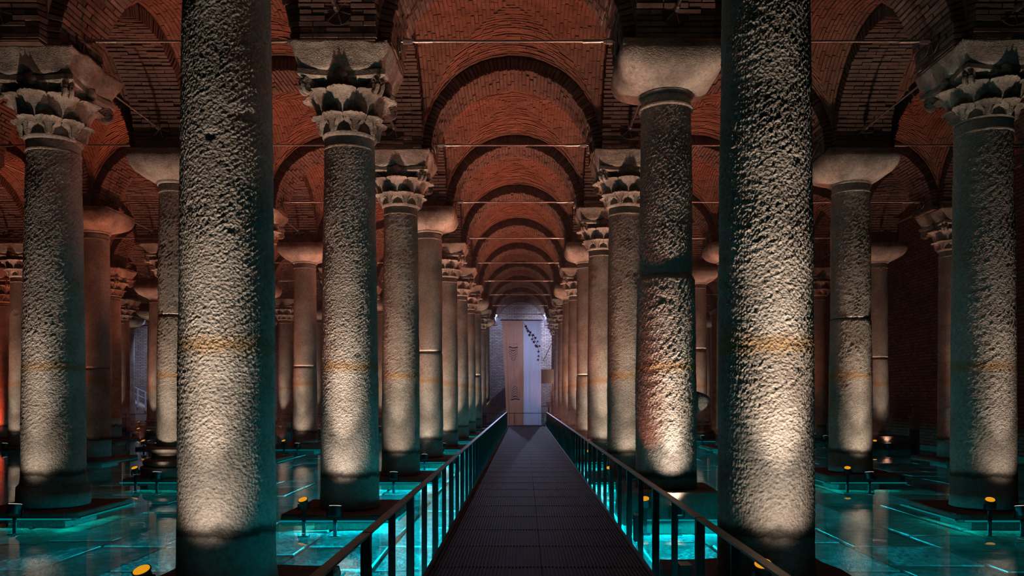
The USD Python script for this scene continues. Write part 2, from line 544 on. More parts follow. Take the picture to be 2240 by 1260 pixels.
# arches near enough for their bricks to be told apart are built brick by brick
near, candidates = [], []
for j in range(J0, J1 + 1):
    for i in range(I0, I1 + 1):
        for along in ('x', 'y'):
            if along == 'x' and i < I1 and j <= J1:
                c, rz = (gx(i) + S / 2, gy(j), SPRING), 0.0
            elif along == 'y' and j < J1:
                c, rz = (gx(i), gy(j) + S / 2, SPRING), 90.0
            else:
                continue
            if c[1] < 0 or not any(in_view(c[0] + dx, c[1] + dy, SPRING + dz, 250) for dx in (-2, 0, 2) for dy in (-2, 0, 2) for dz in (0, 1.7)):
                continue
            if i in (-1, 0, 1) and c[1] < 17.5 and abs(c[0]) < 8:
                bricks = arch_bricks(100 + 7 * i + 13 * j + (rz > 0))
                if rz:
                    bricks = np.stack([-bricks[..., 1], bricks[..., 0], bricks[..., 2]], -1)
                k = len(near)
                near.append((c, bricks, set()))
                for b in range(len(bricks)):
                    p = bricks[b].mean(0) + c
                    size = FPX * 0.083 / max(p[1], 1)
                    if in_view(*p, m=0) and size > 8.3:
                        candidates.append((-size, k, b))
            else:
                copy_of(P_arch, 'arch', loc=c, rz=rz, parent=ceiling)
candidates.sort()
for _, k, b in candidates[:300]:
    near[k][2].add(b)
core_x, core_y = arch_core(), None
core_y = (np.stack([-core_x[0][:, 1], core_x[0][:, 0], core_x[0][:, 2]], -1), core_x[1])
for c, bricks, single in near:
    a = thing('arch', loc=c, parent=path_of(ceiling))
    part('mortar_core', core_y if abs(bricks[:, :, 1]).max() > 1.3 else core_x, 'mortar', a)
    mb = MB()
    for b, c8 in enumerate(bricks):
        if b in single:
            o = c8.mean(0)
            part('brick', MB().hexa(c8).get(), 'brick_single', a)
        else:
            mb.hexa(c8)
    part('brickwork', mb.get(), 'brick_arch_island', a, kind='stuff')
for j in range(J0, J1):
    for i in range(I0, I1 + 1):
        c = (gx(i) + S / 2, gy(j) + S / 2, SPRING)
        if c[1] > 0 and any(in_view(c[0] + dx, c[1] + dy, SPRING + dz, 300) for dx in (-2, 0, 2) for dy in (-2, 0, 2) for dz in (0, 2)):
            copy_of(P_web, 'vault', loc=c, rz=90.0 * ((i * 3 + j) % 4), parent=ceiling)
for j in range(J0, J1 + 1):
    for i in range(I0, I1 + 1):
        if gy(j) > 0 and any(in_view(gx(i) + d, gy(j), SPRING + 0.5, 200) for d in (-1, 1)):
            copy_of(P_pier, 'pier', loc=(gx(i), gy(j), SPRING), parent=ceiling)

# ------------------------------------------------------------------ walls
YB, XR, XL = gy(11) - 0.2, 14.75, gx(-8) + 2.0
wb = MB().box(XL - 0.5, XR + 0.5, YB, YB + 0.5, FLOOR, 9.6)
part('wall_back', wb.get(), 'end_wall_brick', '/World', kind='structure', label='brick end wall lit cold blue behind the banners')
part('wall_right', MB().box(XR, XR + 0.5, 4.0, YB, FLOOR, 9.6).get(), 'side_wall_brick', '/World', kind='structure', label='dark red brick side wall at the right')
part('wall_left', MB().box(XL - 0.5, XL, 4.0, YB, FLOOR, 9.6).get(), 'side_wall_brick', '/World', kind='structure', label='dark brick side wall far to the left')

# ------------------------------------------------------------------ floor of slabs under the water
floor = thing('floor', 'stone slab floor of the cistern under shallow teal water', None, kind='structure')
part('bed', MB().box(XL, XR, 1.0, YB, FLOOR - 0.3, FLOOR - 0.02).get(), 'floor_bed', floor)
slabs = []
rs = np.random.default_rng(5)
x = -31.0
while x < XR - 1.2:
    wx = rs.uniform(0.75, 1.2)
    y = 3.0 + rs.uniform(0, 1)
    while y < 40:
        ly = rs.uniform(0.9, 1.7)
        u, w = pix((x + wx / 2, y + ly / 2, FLOOR))
        if y > 4 and -150 < u < 2400 and not (-0.8 < x + wx / 2 < 1.05):
            slabs.append((FPX * 0.45 * wx / y, x, y, wx, ly))
        y += ly
    x += wx
slabs.sort(key=lambda s_: s_[2])


def slab_mesh(mb, x, y, wx, ly, seed):
    r = np.random.default_rng(seed)
    g = 0.022
    t = FLOOR + r.uniform(-0.012, 0.022, 4)
    xs, ys = (x + g, x + wx - g), (y + g, y + ly - g)
    j = r.uniform(-0.018, 0.018, 8)
    c = [(xs[0] + j[0], ys[0] + j[1]), (xs[1] + j[2], ys[0] + j[3]), (xs[1] + j[4], ys[1] + j[5]), (xs[0] + j[6], ys[1] + j[7])]
    e = 0.02
    cx, cy = x + wx / 2, y + ly / 2
    mb.hexa([(a, b, FLOOR - 0.1) for a, b in c] + [(a, b, q - 0.02) for (a, b), q in zip(c, t)])
    ins = [(a + (cx - a) * e / (wx / 2), b + (cy - b) * e / (ly / 2), q) for (a, b), q in zip(c, t)]
    mb.hexa([(a, b, q - 0.03) for (a, b), q in zip(c, t)] + ins)


rest = MB()
for k, (_, x, y, wx, ly) in enumerate(slabs):
    if k < 280:
        b = MB()
        slab_mesh(b, x, y, wx, ly, k)
        part('slab', b.get(), 'floor_slab', floor)
    else:
        slab_mesh(rest, x, y, wx, ly, k)
part('paving', rest.get(), 'floor_slab', floor, kind='stuff')

# water surface
wv = np.array([(XL, 1.0, WATER), (XR, 1.0, WATER), (XR, YB, WATER), (XL, YB, WATER)])
part('water', (wv, np.array([[0, 1, 2], [0, 2, 3]])), 'water', '/World', label='still shallow water over the cistern floor, glowing teal and cyan', cat='water', kind='stuff')

# ------------------------------------------------------------------ columns
ROW = {}


def row_name(i):
    n = ('first', 'second', 'third', 'fourth', 'fifth', 'sixth', 'seventh', 'eighth')
    return f'{n[-i]} row left of walkway' if i <= 0 else f'{n[i - 1]} row right of walkway'


ORD = ('first', 'second', 'third', 'fourth', 'fifth', 'sixth', 'seventh', 'eighth', 'ninth', 'tenth', 'eleventh')


def shaft(z0, z1, r0, r1, nt, nz, amp, seed, flare=0.0, smooth_to=0.5, shoulder=0.0, knob=None, freq=30.0):
    z = np.linspace(z0, z1, nz)
    th = np.linspace(0, 2 * np.pi, nt, endpoint=False)
    t = (z - z0) / (z1 - z0)
    r = r0 + (r1 - r0) * t + 0.012 * np.sin(np.pi * t)
    r = r + flare * np.exp(-((z - z0) / 0.09) ** 1.0)
    if shoulder:
        r = r - shoulder * np.clip(1 - (z1 - z) / 0.07, 0, 1) ** 2
    R = np.repeat(r[:, None], nt, 1)
    T, Z = np.meshgrid(th, z)
    X, Y = np.cos(T) * 0.42, np.sin(T) * 0.42
    if amp:
        k = freq
        a = noise_np(X * k, Y * k, Z * k + (X + Y) * 9, seed)
        b = noise_np(X * k * 2.1, Y * k * 2.1, Z * k * 2.1, seed + 3)
        c = noise_np(X * 3, Y * 3, Z * 2.2, seed + 5)
        d = (0.62 * np.abs(2 * a - 1) + 0.30 * b) - 0.5
        on = np.clip((Z - smooth_to - 0.12 * noise_np(X * 6, Y * 6, Z * 0, seed + 9)) / 0.12, 0, 1)
        R = R + amp * d * on * (0.55 + 0.9 * c) + 0.012 * (c - 0.5)
        pit = np.clip(noise_np(X * 5, Y * 5, Z * 5, seed + 11) - 0.88, 0, 1) * 0.07
        R = R - pit * on
    R = R + 0.006 * (noise_np(X * 4, Y * 4, Z * 1.5, seed + 21) - 0.5)
    if knob:
        kz, kt, kr, kh = knob
        dt = np.angle(np.exp(1j * (T - kt))) * r0
        dz = Z - kz
        q = np.clip(1 - (dt / kr) ** 4 - (np.where(dz > 0, dz / (kr * 0.8), dz / (kr * 1.5))) ** 2, 0, 1)
        R = R + kh * np.sqrt(q)
    v = np.stack([R * np.cos(T), R * np.sin(T), Z], -1).reshape(-1, 3)
    return MB().grid(v, nz, nt).get()


def leaf(r_base, h, half, curl, seed, lean=0.1, nu=11, nv=11):
    """an acanthus leaf facing +x: lobed outline, ribs, tip curling out; thick"""
    u = np.linspace(-1, 1, nu)
    v = np.linspace(0, 1, nv)
    U, V = np.meshgrid(u, v)
    w = half * (0.38 + 0.74 * np.clip(V / 0.6, 0, 1) ** 1.4 - 1.7 * np.clip(V - 0.74, 0, 1)) * (1 + 0.13 * np.sin(V * 5.5 * np.pi))
    Yw = U * w
    bend = np.clip((V - 0.45) / 0.55, 0, 1)
    out = 0.03 + lean * V + curl * bend ** 1.6 + 0.018 * np.cos(U * 3.2 * np.pi) + 0.03 * (1 - U ** 2) - 0.05 * np.abs(U) ** 3 * (1 - bend)
    Zh = h * (V - 0.30 * bend ** 3)
    rad = r_base + out
    X = rad
    front = np.stack([X, Yw, Zh], -1)
    back = front.copy()
    back[..., 0] -= 0.035
    back[..., 2] -= 0.02 * bend
    n, m = nv, nu
    fv = front.reshape(-1, 3)
    bv = back.reshape(-1, 3)
    i, j = np.meshgrid(np.arange(n - 1), np.arange(m - 1), indexing='ij')
    a = (i * m + j).ravel()
    q = np.stack([a, a + 1, a + m + 1, a + m], -1)
    N = n * m
    f = [q, q[:, ::-1] + N]
    ring = [k for k in range(m)] + [k * m + m - 1 for k in range(1, n)] + [(n - 1) * m + k for k in range(m - 2, -1, -1)] + [k * m for k in range(n - 2, 0, -1)]
    e = [[ring[k], N + ring[k], N + ring[(k + 1) % len(ring)], ring[(k + 1) % len(ring)]] for k in range(len(ring))]
    return np.vstack([fv, bv]), np.vstack(f + [np.array(e)])


def rotz(v, a):
    c, s = math.cos(a), math.sin(a)
    v = np.asarray(v)
    return np.stack([c * v[:, 0] - s * v[:, 1], s * v[:, 0] + c * v[:, 1], v[:, 2]], -1)


def abacus():
    """concave-sided slab"""
    pts = []
    for q in range(4):
        for t in np.linspace(-1, 1, 13)[:-1]:
            d = 0.56 + 0.10 * t * t
            pts.append(rotz([(d, t * 0.62, 0)], q * math.pi / 2)[0])
    pts = np.array(pts)
    rings = []
    for s, z in ((0.90, 0.60), (1.0, 0.625), (1.0, 0.685), (0.97, 0.70)):
        r = pts.copy()
        r[:, :2] *= s
        r[:, 2] = z
        rings.append(r)
    return MB().grid(np.vstack(rings), 4, len(pts)).get()


def volute():
    """corner scroll on the +x+y diagonal, built on +x then turned"""
    mb = MB()
    t = np.linspace(0, 1, 26)
    stem = np.stack([0.40 + 0.34 * t[:9] / t[8], 0 * t[:9], 0.40 + 0.20 * (t[:9] / t[8]) ** 0.8], -1)
    a = np.linspace(math.pi / 2, math.pi / 2 - 3.6 * math.pi, 30)
    rr = np.linspace(0.095, 0.02, 30)
    sc = np.stack([0.74 + rr * np.cos(a), 0 * a, 0.51 + rr * np.sin(a)], -1)
    for yo in (-0.045, 0.045):
        p = np.vstack([stem[:-1], sc])
        p[:, 1] = yo
        mb.tube(p, np.linspace(0.035, 0.022, len(p)), 7)
    mb.tube([(0.74, -0.07, 0.51), (0.74, 0.07, 0.51)], 0.03, 10)
    v, f = mb.get()
    return rotz(v, math.pi / 4), f


def boss():
    s = trimesh.creation.icosphere(2, 1.0)
    v = np.array(s.vertices)
    a = np.arctan2(v[:, 2], v[:, 1])
    v = v * np.array([0.06, 0.085, 0.085]) * (1 + 0.14 * np.cos(5 * a) * (np.hypot(v[:, 1], v[:, 2]) > 0.5))[:, None]
    return v + np.array([0.59, 0, 0.64]), np.array(s.faces)


def make_corinthian(seed):
    p = proto(f'acanthus_capital_{seed:03d}')
    bell = MB().lathe([(0.375, -0.02), (0.405, 0.0), (0.415, 0.025), (0.39, 0.05), (0.395, 0.2), (0.42, 0.36), (0.48, 0.52), (0.56, 0.62)], 40)
    part('bell', bell.get(), 'capital_stone', p, smooth=40)
    for k in range(8):
        v, f = leaf(0.385, 0.27, 0.155, 0.055, k, 0.07)
        part('leaf', (rotz(v, k * math.pi / 4 + math.pi / 8) + [0, 0, 0.03], f), 'capital_stone', p, smooth=40)
    for k in range(8):
        v, f = leaf(0.385, 0.40, 0.19, 0.10, k, 0.17)
        part('leaf', (rotz(v, k * math.pi / 4) + [0, 0, 0.20], f), 'capital_stone', p, smooth=40)
    vv, vf = volute()
    for q in range(4):
        part('volute', (rotz(vv, q * math.pi / 2), vf), 'capital_stone', p, smooth=40)
    part('abacus', abacus(), 'capital_stone', p, smooth=35)
    bv, bf = boss()
    for q in range(4):
        part('boss', (rotz(bv, q * math.pi / 2), bf), 'capital_stone', p, smooth=True)
    part('impost_block', rough_box(0.60, 0.735, 0.70, 1.0, 4, 0.05, 4.0, seed), 'capital_stone', p, smooth=45)
    return p


def make_plain(seed):
    """smooth cushion capital: round below, square above; 0.5 high"""
    p = proto(f'cushion_capital_{seed:03d}')
    n = 64
    th = np.linspace(0, 2 * np.pi, n, endpoint=False)
    rings = []
    for z, half, mix in ((-0.01, 0.38, 0.0), (0.0, 0.405, 0.0), (0.03, 0.415, 0.0), (0.035, 0.40, 0.0), (0.08, 0.50, 0.15), (0.14, 0.61, 0.4), (0.21, 0.695, 0.62), (0.30, 0.75, 0.8), (0.39, 0.78, 0.92), (0.47, 0.79, 0.97), (0.53, 0.785, 0.97)):
        e = 2 + 10 * mix ** 2
        r = half / (np.abs(np.cos(th)) ** e + np.abs(np.sin(th)) ** e) ** (1 / e)
        rings.append(np.stack([r * np.cos(th), r * np.sin(th), np.full(n, z)], -1))
    v = np.vstack(rings)
    v = v + (meshkit.fbm(v * 6 + seed, 3, seed) - 0.5)[:, None] * np.array([0.02, 0.02, 0.01])
    part('cushion', MB().grid(v, len(rings), n).get(), 'capital_stone', p, smooth=40)
    part('impost_block', rough_box(0.77, 0.76, 0.52, 0.62, 3, 0.03, 6.0, seed + 4), 'capital_stone', p, smooth=45)
    return p


CAP_A = [make_corinthian(k) for k in (1, 2)]
CAP_P = [make_plain(k) for k in (1, 2)]

# what the photograph shows of single columns: (i, j): dict(...)
SPEC = {
    (0, 1): dict(cap='A', r=(0.425, 0.365), res=(300, 420), amp=0.012, top=5.95, plinth=0.05, flare=0.035, smooth_to=0.60),
    (1, 1): dict(cap='P', r=(0.425, 0.37), res=(300, 420), amp=0.016, plinth=0.12, flare=0.02, smooth_to=0.30),
    (0, 2): dict(cap='A', top=5.70, r=(0.445, 0.375), res=(230, 330), amp=0.014, plinth=0.05, flare=0.03, smooth_to=0.48),
    (1, 2): dict(cap='P', r=(0.465, 0.405), res=(230, 300), amp=0.024, plinth=0.36, joint=3.60, r_up=(0.40, 0.375), half=0.74, knob=(1.72, 0.0, 0.13, 0.20), smooth_to=0.45),
    (0, 3): dict(cap='A', r=(0.415, 0.36), res=(150, 240), amp=0.016, plinth=0.05),
    (1, 3): dict(cap='A', r=(0.40, 0.36), res=(150, 240), amp=0.016, plinth=0.05, dx=0.02),
    (0, 4): dict(cap='P', r=(0.40, 0.36), joint=3.02, plinth=0.05, r_up=(0.375, 0.36)),
    (1, 4): dict(cap='A', r=(0.41, 0.37)), (0, 5): dict(cap='A'), (1, 5): dict(cap='P', joint=2.5), (0, 6): dict(cap='A'), (1, 6): dict(cap='A'),
    (0, 7): dict(cap='A'), (1, 7): dict(cap='P'), (0, 8): dict(cap='P', joint=2.9), (1, 8): dict(cap='A'), (0, 9): dict(cap='A'), (1, 9): dict(cap='A'), (0, 10): dict(cap='P'), (1, 10): dict(cap='A'),
    (-1, 2): dict(cap='A', top=5.72, r=(0.45, 0.375), res=(180, 280), amp=0.018, dx=0.20, dy=0.18, plinth=0.05, base='drum', smooth_to=0.5),
    (2, 2): dict(cap='A', top=5.95, r=(0.455, 0.40), res=(180, 280), amp=0.02, plinth=0.05, dx=0.02),
    (-1, 3): dict(cap='P', lit=1.4, r=(0.41, 0.36), res=(140, 220), amp=0.016, joint=3.52, base='attic', plinth=0.05),
    (2, 3): dict(cap='P', lit=1.7, r=(0.445, 0.39), res=(160, 240), amp=0.02, joint=3.45, plinth=0.12, dx=0.05),
    (-1, 4): dict(cap='A'), (-1, 5): dict(cap='P', r=(0.42, 0.36), joint=2.8, plinth=0.15), (-1, 6): dict(cap='A'), (2, 4): dict(cap='A'), (2, 5): dict(cap='P'), (2, 6): dict(cap='P', base='attic', joint=3.7),
    (3, 4): dict(cap='A', dx=0.15), (3, 5): dict(cap='P', plinth=0.42, joint=3.1, dx=0.2), (3, 6): dict(cap='A', lit=0.05),
    (-2, 4): dict(cap='P', lit=0.06, joint=2.55, dx=0.35), (-2, 5): dict(cap='A', dx=0.2), (-3, 6): dict(cap='A', lit=0.05, dx=0.4), (-3, 7): dict(cap='P', base='attic'), (-4, 6): dict(cap='A', lit=0.05, dx=0.9, top=5.6),
    (-4, 8): dict(cap='A', dx=0.6), (-5, 10): dict(cap='P', dx=0.8), (-5, 8): dict(cap='P'), (-2, 8): dict(cap='A', dx=-0.35), (-2, 9): dict(cap='P'),
}
cols = []
for i in range(-5, 4):
    n = 0
    for j in range(1, 11):
        dx = SPEC.get((i, j), {}).get('dx', 0.0)
        X, Y = gx(i) + dx, gy(j) + SPEC.get((i, j), {}).get('dy', 0.0)
        u = pix((X, Y, 2))[0]
        if -70 < u < 2310:
            cols.append((i, j, n, X, Y, u))
            n += 1

LABEL = {
    (0, 1): 'huge pitted column left of the walkway, nearest the camera, cut off by the frame',
    (1, 1): 'huge pitted column right of the walkway, nearest the camera, brightly lit at its foot',
    (0, 2): 'pitted column with acanthus capital, second along the left edge of the walkway',
    (1, 2): 'two-drum column with a stone knob and red-lit left side on a tall block',
    (0, 3): 'column with acanthus capital, third along the left edge of the walkway',
    (1, 3): 'column with acanthus capital, third along right edge, half hidden behind the knobbed column',
    (0, 4): 'two-drum column with plain capital, fourth along the left edge of the walkway',
    (1, 4): 'column with acanthus capital, fourth along the right edge of the walkway',
    (-1, 2): 'pitted column with acanthus capital at far left, standing on a drum base',
    (2, 2): 'rightmost large column with acanthus capital, its shaded side tinted teal',
    (-1, 3): 'two-drum column on moulded round base, just left of the nearest left column',
    (2, 3): 'two-drum column with plain bowl capital, next right of the nearest right column',
    (-1, 5): 'two-drum column with plain bowl capital, between the two nearest left walkway columns',
    (3, 5): 'slender two-drum column on a high block by the right wall',
    (3, 4): 'column with acanthus capital half hidden behind the rightmost large column',
    (-2, 4): 'unlit dark red column with plain capital, next right of the far-left column',
    (2, 6): 'column on moulded base, seen between the knobbed column and nearest right column',
    (-4, 6): 'column glowing red from below at the extreme left edge of the picture',
    (3, 6): 'dim reddish column with acanthus capital, deep between the two big right-hand columns',
}
RED_COLUMNS = {(-4, 6)}
for i, j, n, X, Y, u in cols:
    sp = SPEC.get((i, j), {})
    cap = sp.get('cap', 'AP'[(i * 5 + j * 3) % 2])
    seed = (i + 9) * 17 + j
    base, plinth = sp.get('base'), sp.get('plinth', 0.05)
    zt = sp.get('top', 5.86 if cap == 'A' else 6.34)
    r0, r1 = sp.get('r', (0.415 + 0.02 * ((seed * 7) % 5 - 2) / 2, 0.365))
    nt, nz = sp.get('res', (84, 130) if Y < 30 else (48, 70))
    amp = sp.get('amp', 0.012)
    kind = 'acanthus' if cap == 'A' else 'plain cushion'
    extra = ''
    if 'joint' in sp:
        extra = 'two-drum '
    if base == 'attic':
        extra = 'moulded-base '
    if 'knob' in sp:
        extra = 'knobbed two-drum '
    c = thing('column', LABEL.get((i, j)) or f'{extra}stone column with {kind} capital, {ORD[n]} from front in {row_name(i)}', 'column', (X, Y, 0), group=None)
    ms = 'column_stone' if Y < 15 else 'column_stone_fine' if Y < 28 else 'column_stone_far'
    # plinth
    hp = sp.get('half', 0.83)
    slab = -0.07 if plinth < 0.2 else FLOOR - 0.03
    v, f = rough_box(hp, hp * 0.985, slab, plinth, 3 if Y < 20 else 2, 0.03 if plinth < 0.2 else 0.045, 3.0, seed)
    pm = 'plinth_stone' if (i, j) != (1, 2) else 'smooth_stone'
    turn = math.radians((seed * 37) % 7 - 3)
    part('plinth', (rotz(v, turn), f), pm, c, smooth=50)
    if plinth < 0.2:
        part('plinth_core', MB().box(-hp + 0.40, hp - 0.40, -hp + 0.40, hp - 0.40, FLOOR - 0.03, -0.05).get(), pm, c)
    if Y < 32 and -2 < i < 3:
        inner = 1 if i <= 0 else -1
        part('led_strip', MB().box(-hp * 0.95, hp * 0.95, -hp - 0.065, -hp - 0.05, -0.045, -0.022).get(), 'cyan_led' if i in (0, 1) else 'teal_led', c, label='glowing light strip along the plinth edge')
        xa_ = inner * (hp + 0.0575)
        part('led_strip', MB().box(xa_ - 0.008, xa_ + 0.008, -hp * 0.95, hp * 0.95, -0.045, -0.022).get(), 'cyan_led' if i in (0, 1) else 'teal_led', c, label='glowing light strip along the plinth edge')
    z0 = plinth
    if base == 'drum':
        part('base', MB().lathe([(0.50, z0 - 0.01), (0.515, z0 + 0.05), (0.505, 0.36), (0.47, 0.40)], 64).get(), 'smooth_stone', c, smooth=40)
        z0 = 0.39
    elif base == 'attic':
        a = np.linspace(-math.pi / 2, math.pi / 2, 9)
        prof = [(0.72, z0 - 0.01), (0.73, 0.24), (0.70, 0.26)]
        prof += [(0.60 + 0.085 * math.cos(t), 0.335 + 0.075 * math.sin(t)) for t in a]
        prof += [(0.52, 0.43), (0.50, 0.48), (0.51, 0.53)] + [(0.50 + 0.055 * math.cos(t), 0.60 + 0.06 * math.sin(t)) for t in a] + [(0.46, 0.68)]
        part('base', MB().lathe(prof, 64).get(), 'smooth_stone', c, smooth=40)
        z0 = 0.67
    sm = sp.get('smooth_to', 0.45 if not base else -1)
    fq = 54.0 if Y < 8 else 40.0 if Y < 15 else 26.0
    if 'joint' in sp:
        jz = sp['joint']
        up = sp.get('r_up', (r0 - (r0 - r1) * 0.45 - 0.008, r1))
        part('lower_drum', shaft(z0, jz, r0, r0 - (r0 - r1) * 0.45, nt, max(24, int(nz * 0.5)), amp, seed, sp.get('flare', 0.012), sm, 0.03, sp.get('knob'), fq), ms, c, smooth=True)
        part('upper_drum', shaft(jz - 0.002, zt, up[0], up[1], nt, max(24, int(nz * 0.5)), amp, seed + 1, 0.0, -5, 0.0, None, fq), ms, c, smooth=True)
    else:
        part('shaft', shaft(z0, zt, r0, r1, nt, nz, amp, seed, sp.get('flare', 0.02), sm, 0.0, sp.get('knob'), fq), ms, c, smooth=True)
    part('necking', MB().lathe([(r1 - 0.02, zt - 0.20), (r1 + 0.012, zt - 0.185), (r1 + 0.016, zt - 0.165), (r1 - 0.02, zt - 0.14)], 40).get(), 'capital_stone', c, smooth=40)
    if cap == 'A':
        k = copy_of(CAP_A[seed % 2], 'capital', parent=c, loc=(0, 0, zt), rz=0)
        UsdGeom.Xformable(k).AddScaleOp().Set(Gf.Vec3f(1, 1, SPRING - zt))
    else:
        k = copy_of(CAP_P[seed % 2], 'capital', parent=c, loc=(0, 0, zt), rz=90.0 * (seed % 4))

# ------------------------------------------------------------------ tie rods with round anchor plates
def make_rod():
    p = proto('tie_rod')
    L = S / 2 - 0.765
    part('bar', MB().tube([(-L, 0, 0), (L, 0, 0)], 0.019, 10).get(), 'steel', p, smooth=40)
    for s in (-1, 1):
        part('sleeve', MB().tube([(s * (L - 0.52), 0, 0), (s * (L - 0.24), 0, 0)], 0.029, 12).get(), 'steel', p, smooth=40)
        part('coupler', MB().tube([(s * (L - 0.20), 0, 0), (s * (L - 0.16), 0, 0), (s * (L - 0.155), 0, 0), (s * (L - 0.06), 0, 0)], [0.038, 0.038, 0.046, 0.046], 6).get(), 'steel', p, smooth=30)
        pl = MB().tube([(s * (L - 0.012), 0, 0), (s * (L + 0.012), 0, 0)], 0.205, 36)
        part('anchor_plate', pl.get(), 'dark_steel', p, smooth=30)
        for k in range(6):
            a = k * math.pi / 3 + 0.26
            part('plate_rib', MB().bar((s * (L - 0.018), 0.04 * math.cos(a), 0.04 * math.sin(a)), (s * (L - 0.018), 0.195 * math.cos(a), 0.195 * math.sin(a)), 0.012, 0.012).get(), 'steel', p)
    return p


P_rod = make_rod()
AISLE = {0: 'central aisle'}


def aisle_name(i):
    n = ('first', 'second', 'third', 'fourth', 'fifth', 'sixth', 'seventh', 'eighth')
    return 'central aisle' if i == 0 else (f'{n[-i - 1]} aisle left of centre' if i < 0 else f'{n[i - 1]} aisle right of centre')


for i in range(I0, I1):
    n = 0
    for j in range(2, J1):
        c = (gx(i) + S / 2, gy(j), 7.25)
        if any(in_view(c[0] + d, c[1], c[2], 20) for d in (-1.6, 0, 1.6)):
            copy_of(P_rod, 'tie_rod', f'steel tie rod crossing the {aisle_name(i)}, {ORD[n]} from front', 'tie rod', c)
            n += 1
for i in range(I0, I1 + 1):
    n = 0
    for j in range(1, J1):
        c = (gx(i), gy(j) + S / 2, 7.33)
        if any(in_view(c[0], c[1] + d, c[2], 10) for d in (-1.6, 0, 1.6)):
            copy_of(P_rod, 'tie_rod', f'lengthwise steel tie rod over {row_name(i)}, {ORD[n]} from front', 'tie rod', c, rz=90)
            n += 1


# ------------------------------------------------------------------ floodlights at the column feet
def head(tilt, r, h, lens_mat, p, z, white):
    """a can on a bracket, its lens up, tilted by tilt = (dx, dy) from vertical"""
    d = np.array([tilt[0], tilt[1], 1.0])
    d /= np.linalg.norm(d)
    o = np.array([0, 0, z])
    part('housing', MB().tube([o - d * h * 0.55, o - d * h * 0.5, o + d * h * 0.42, o + d * h * 0.42 + d * 0.002], [r * 0.72, r * 0.86, r * 0.9, r], 24).get(), 'black_paint', p, smooth=30)
    part('bezel', MB().tube([o + d * h * 0.40, o + d * h * 0.5], [r * 1.04, r * 1.04], 24).get(), 'black_paint', p, smooth=30)
    part('lens', MB().tube([o + d * h * 0.49, o + d * (h * 0.5 + 0.006)], [r * 0.92, r * 0.90], 24).get(), lens_mat, p, smooth=30)
    mb = MB()
    s = np.cross(d, [0, 1.0, 0])
    s /= np.linalg.norm(s)
    pts = [o + s * r * 1.12, o + s * r * 1.12 - np.array([0, 0, h * 0.75]), o - np.array([0, 0, h * 0.85]), o - s * r * 1.12 - np.array([0, 0, h * 0.75]), o - s * r * 1.12]
    for a, b in zip(pts[:-1], pts[1:]):
        mb.bar(a, b, 0.03, 0.008)
    part('yoke', mb.get(), 'black_paint', p)
    return d, o + d * (h * 0.5 + 0.02)


def lamp_proto(name, lens_mat, tilt, r, h, z):
    p = proto(name)
    d, lens = head(tilt, r, h, lens_mat, p, z, True)
    part('stem', MB().box(-0.025, 0.025, -0.01, 0.01, 0.0, z - h * 0.82).get(), 'black_paint', p)
    part('foot', MB().box(-0.07, 0.07, -0.05, 0.05, 0.0, 0.012).get(), 'black_paint', p)
    return p, d, lens


P_amber, D_amber, L_amber = lamp_proto('amber_lamp', 'amber_lens', (-0.16, -0.42), 0.068, 0.12, 0.47)
P_short, D_short, L_short = lamp_proto('amber_lamp_short', 'amber_lens', (-0.16, -0.42), 0.075, 0.12, 0.19)
P_white, D_white, L_white = lamp_proto('white_lamp', 'white_lens', (0.0, 0.22), 0.095, 0.14, 0.36)

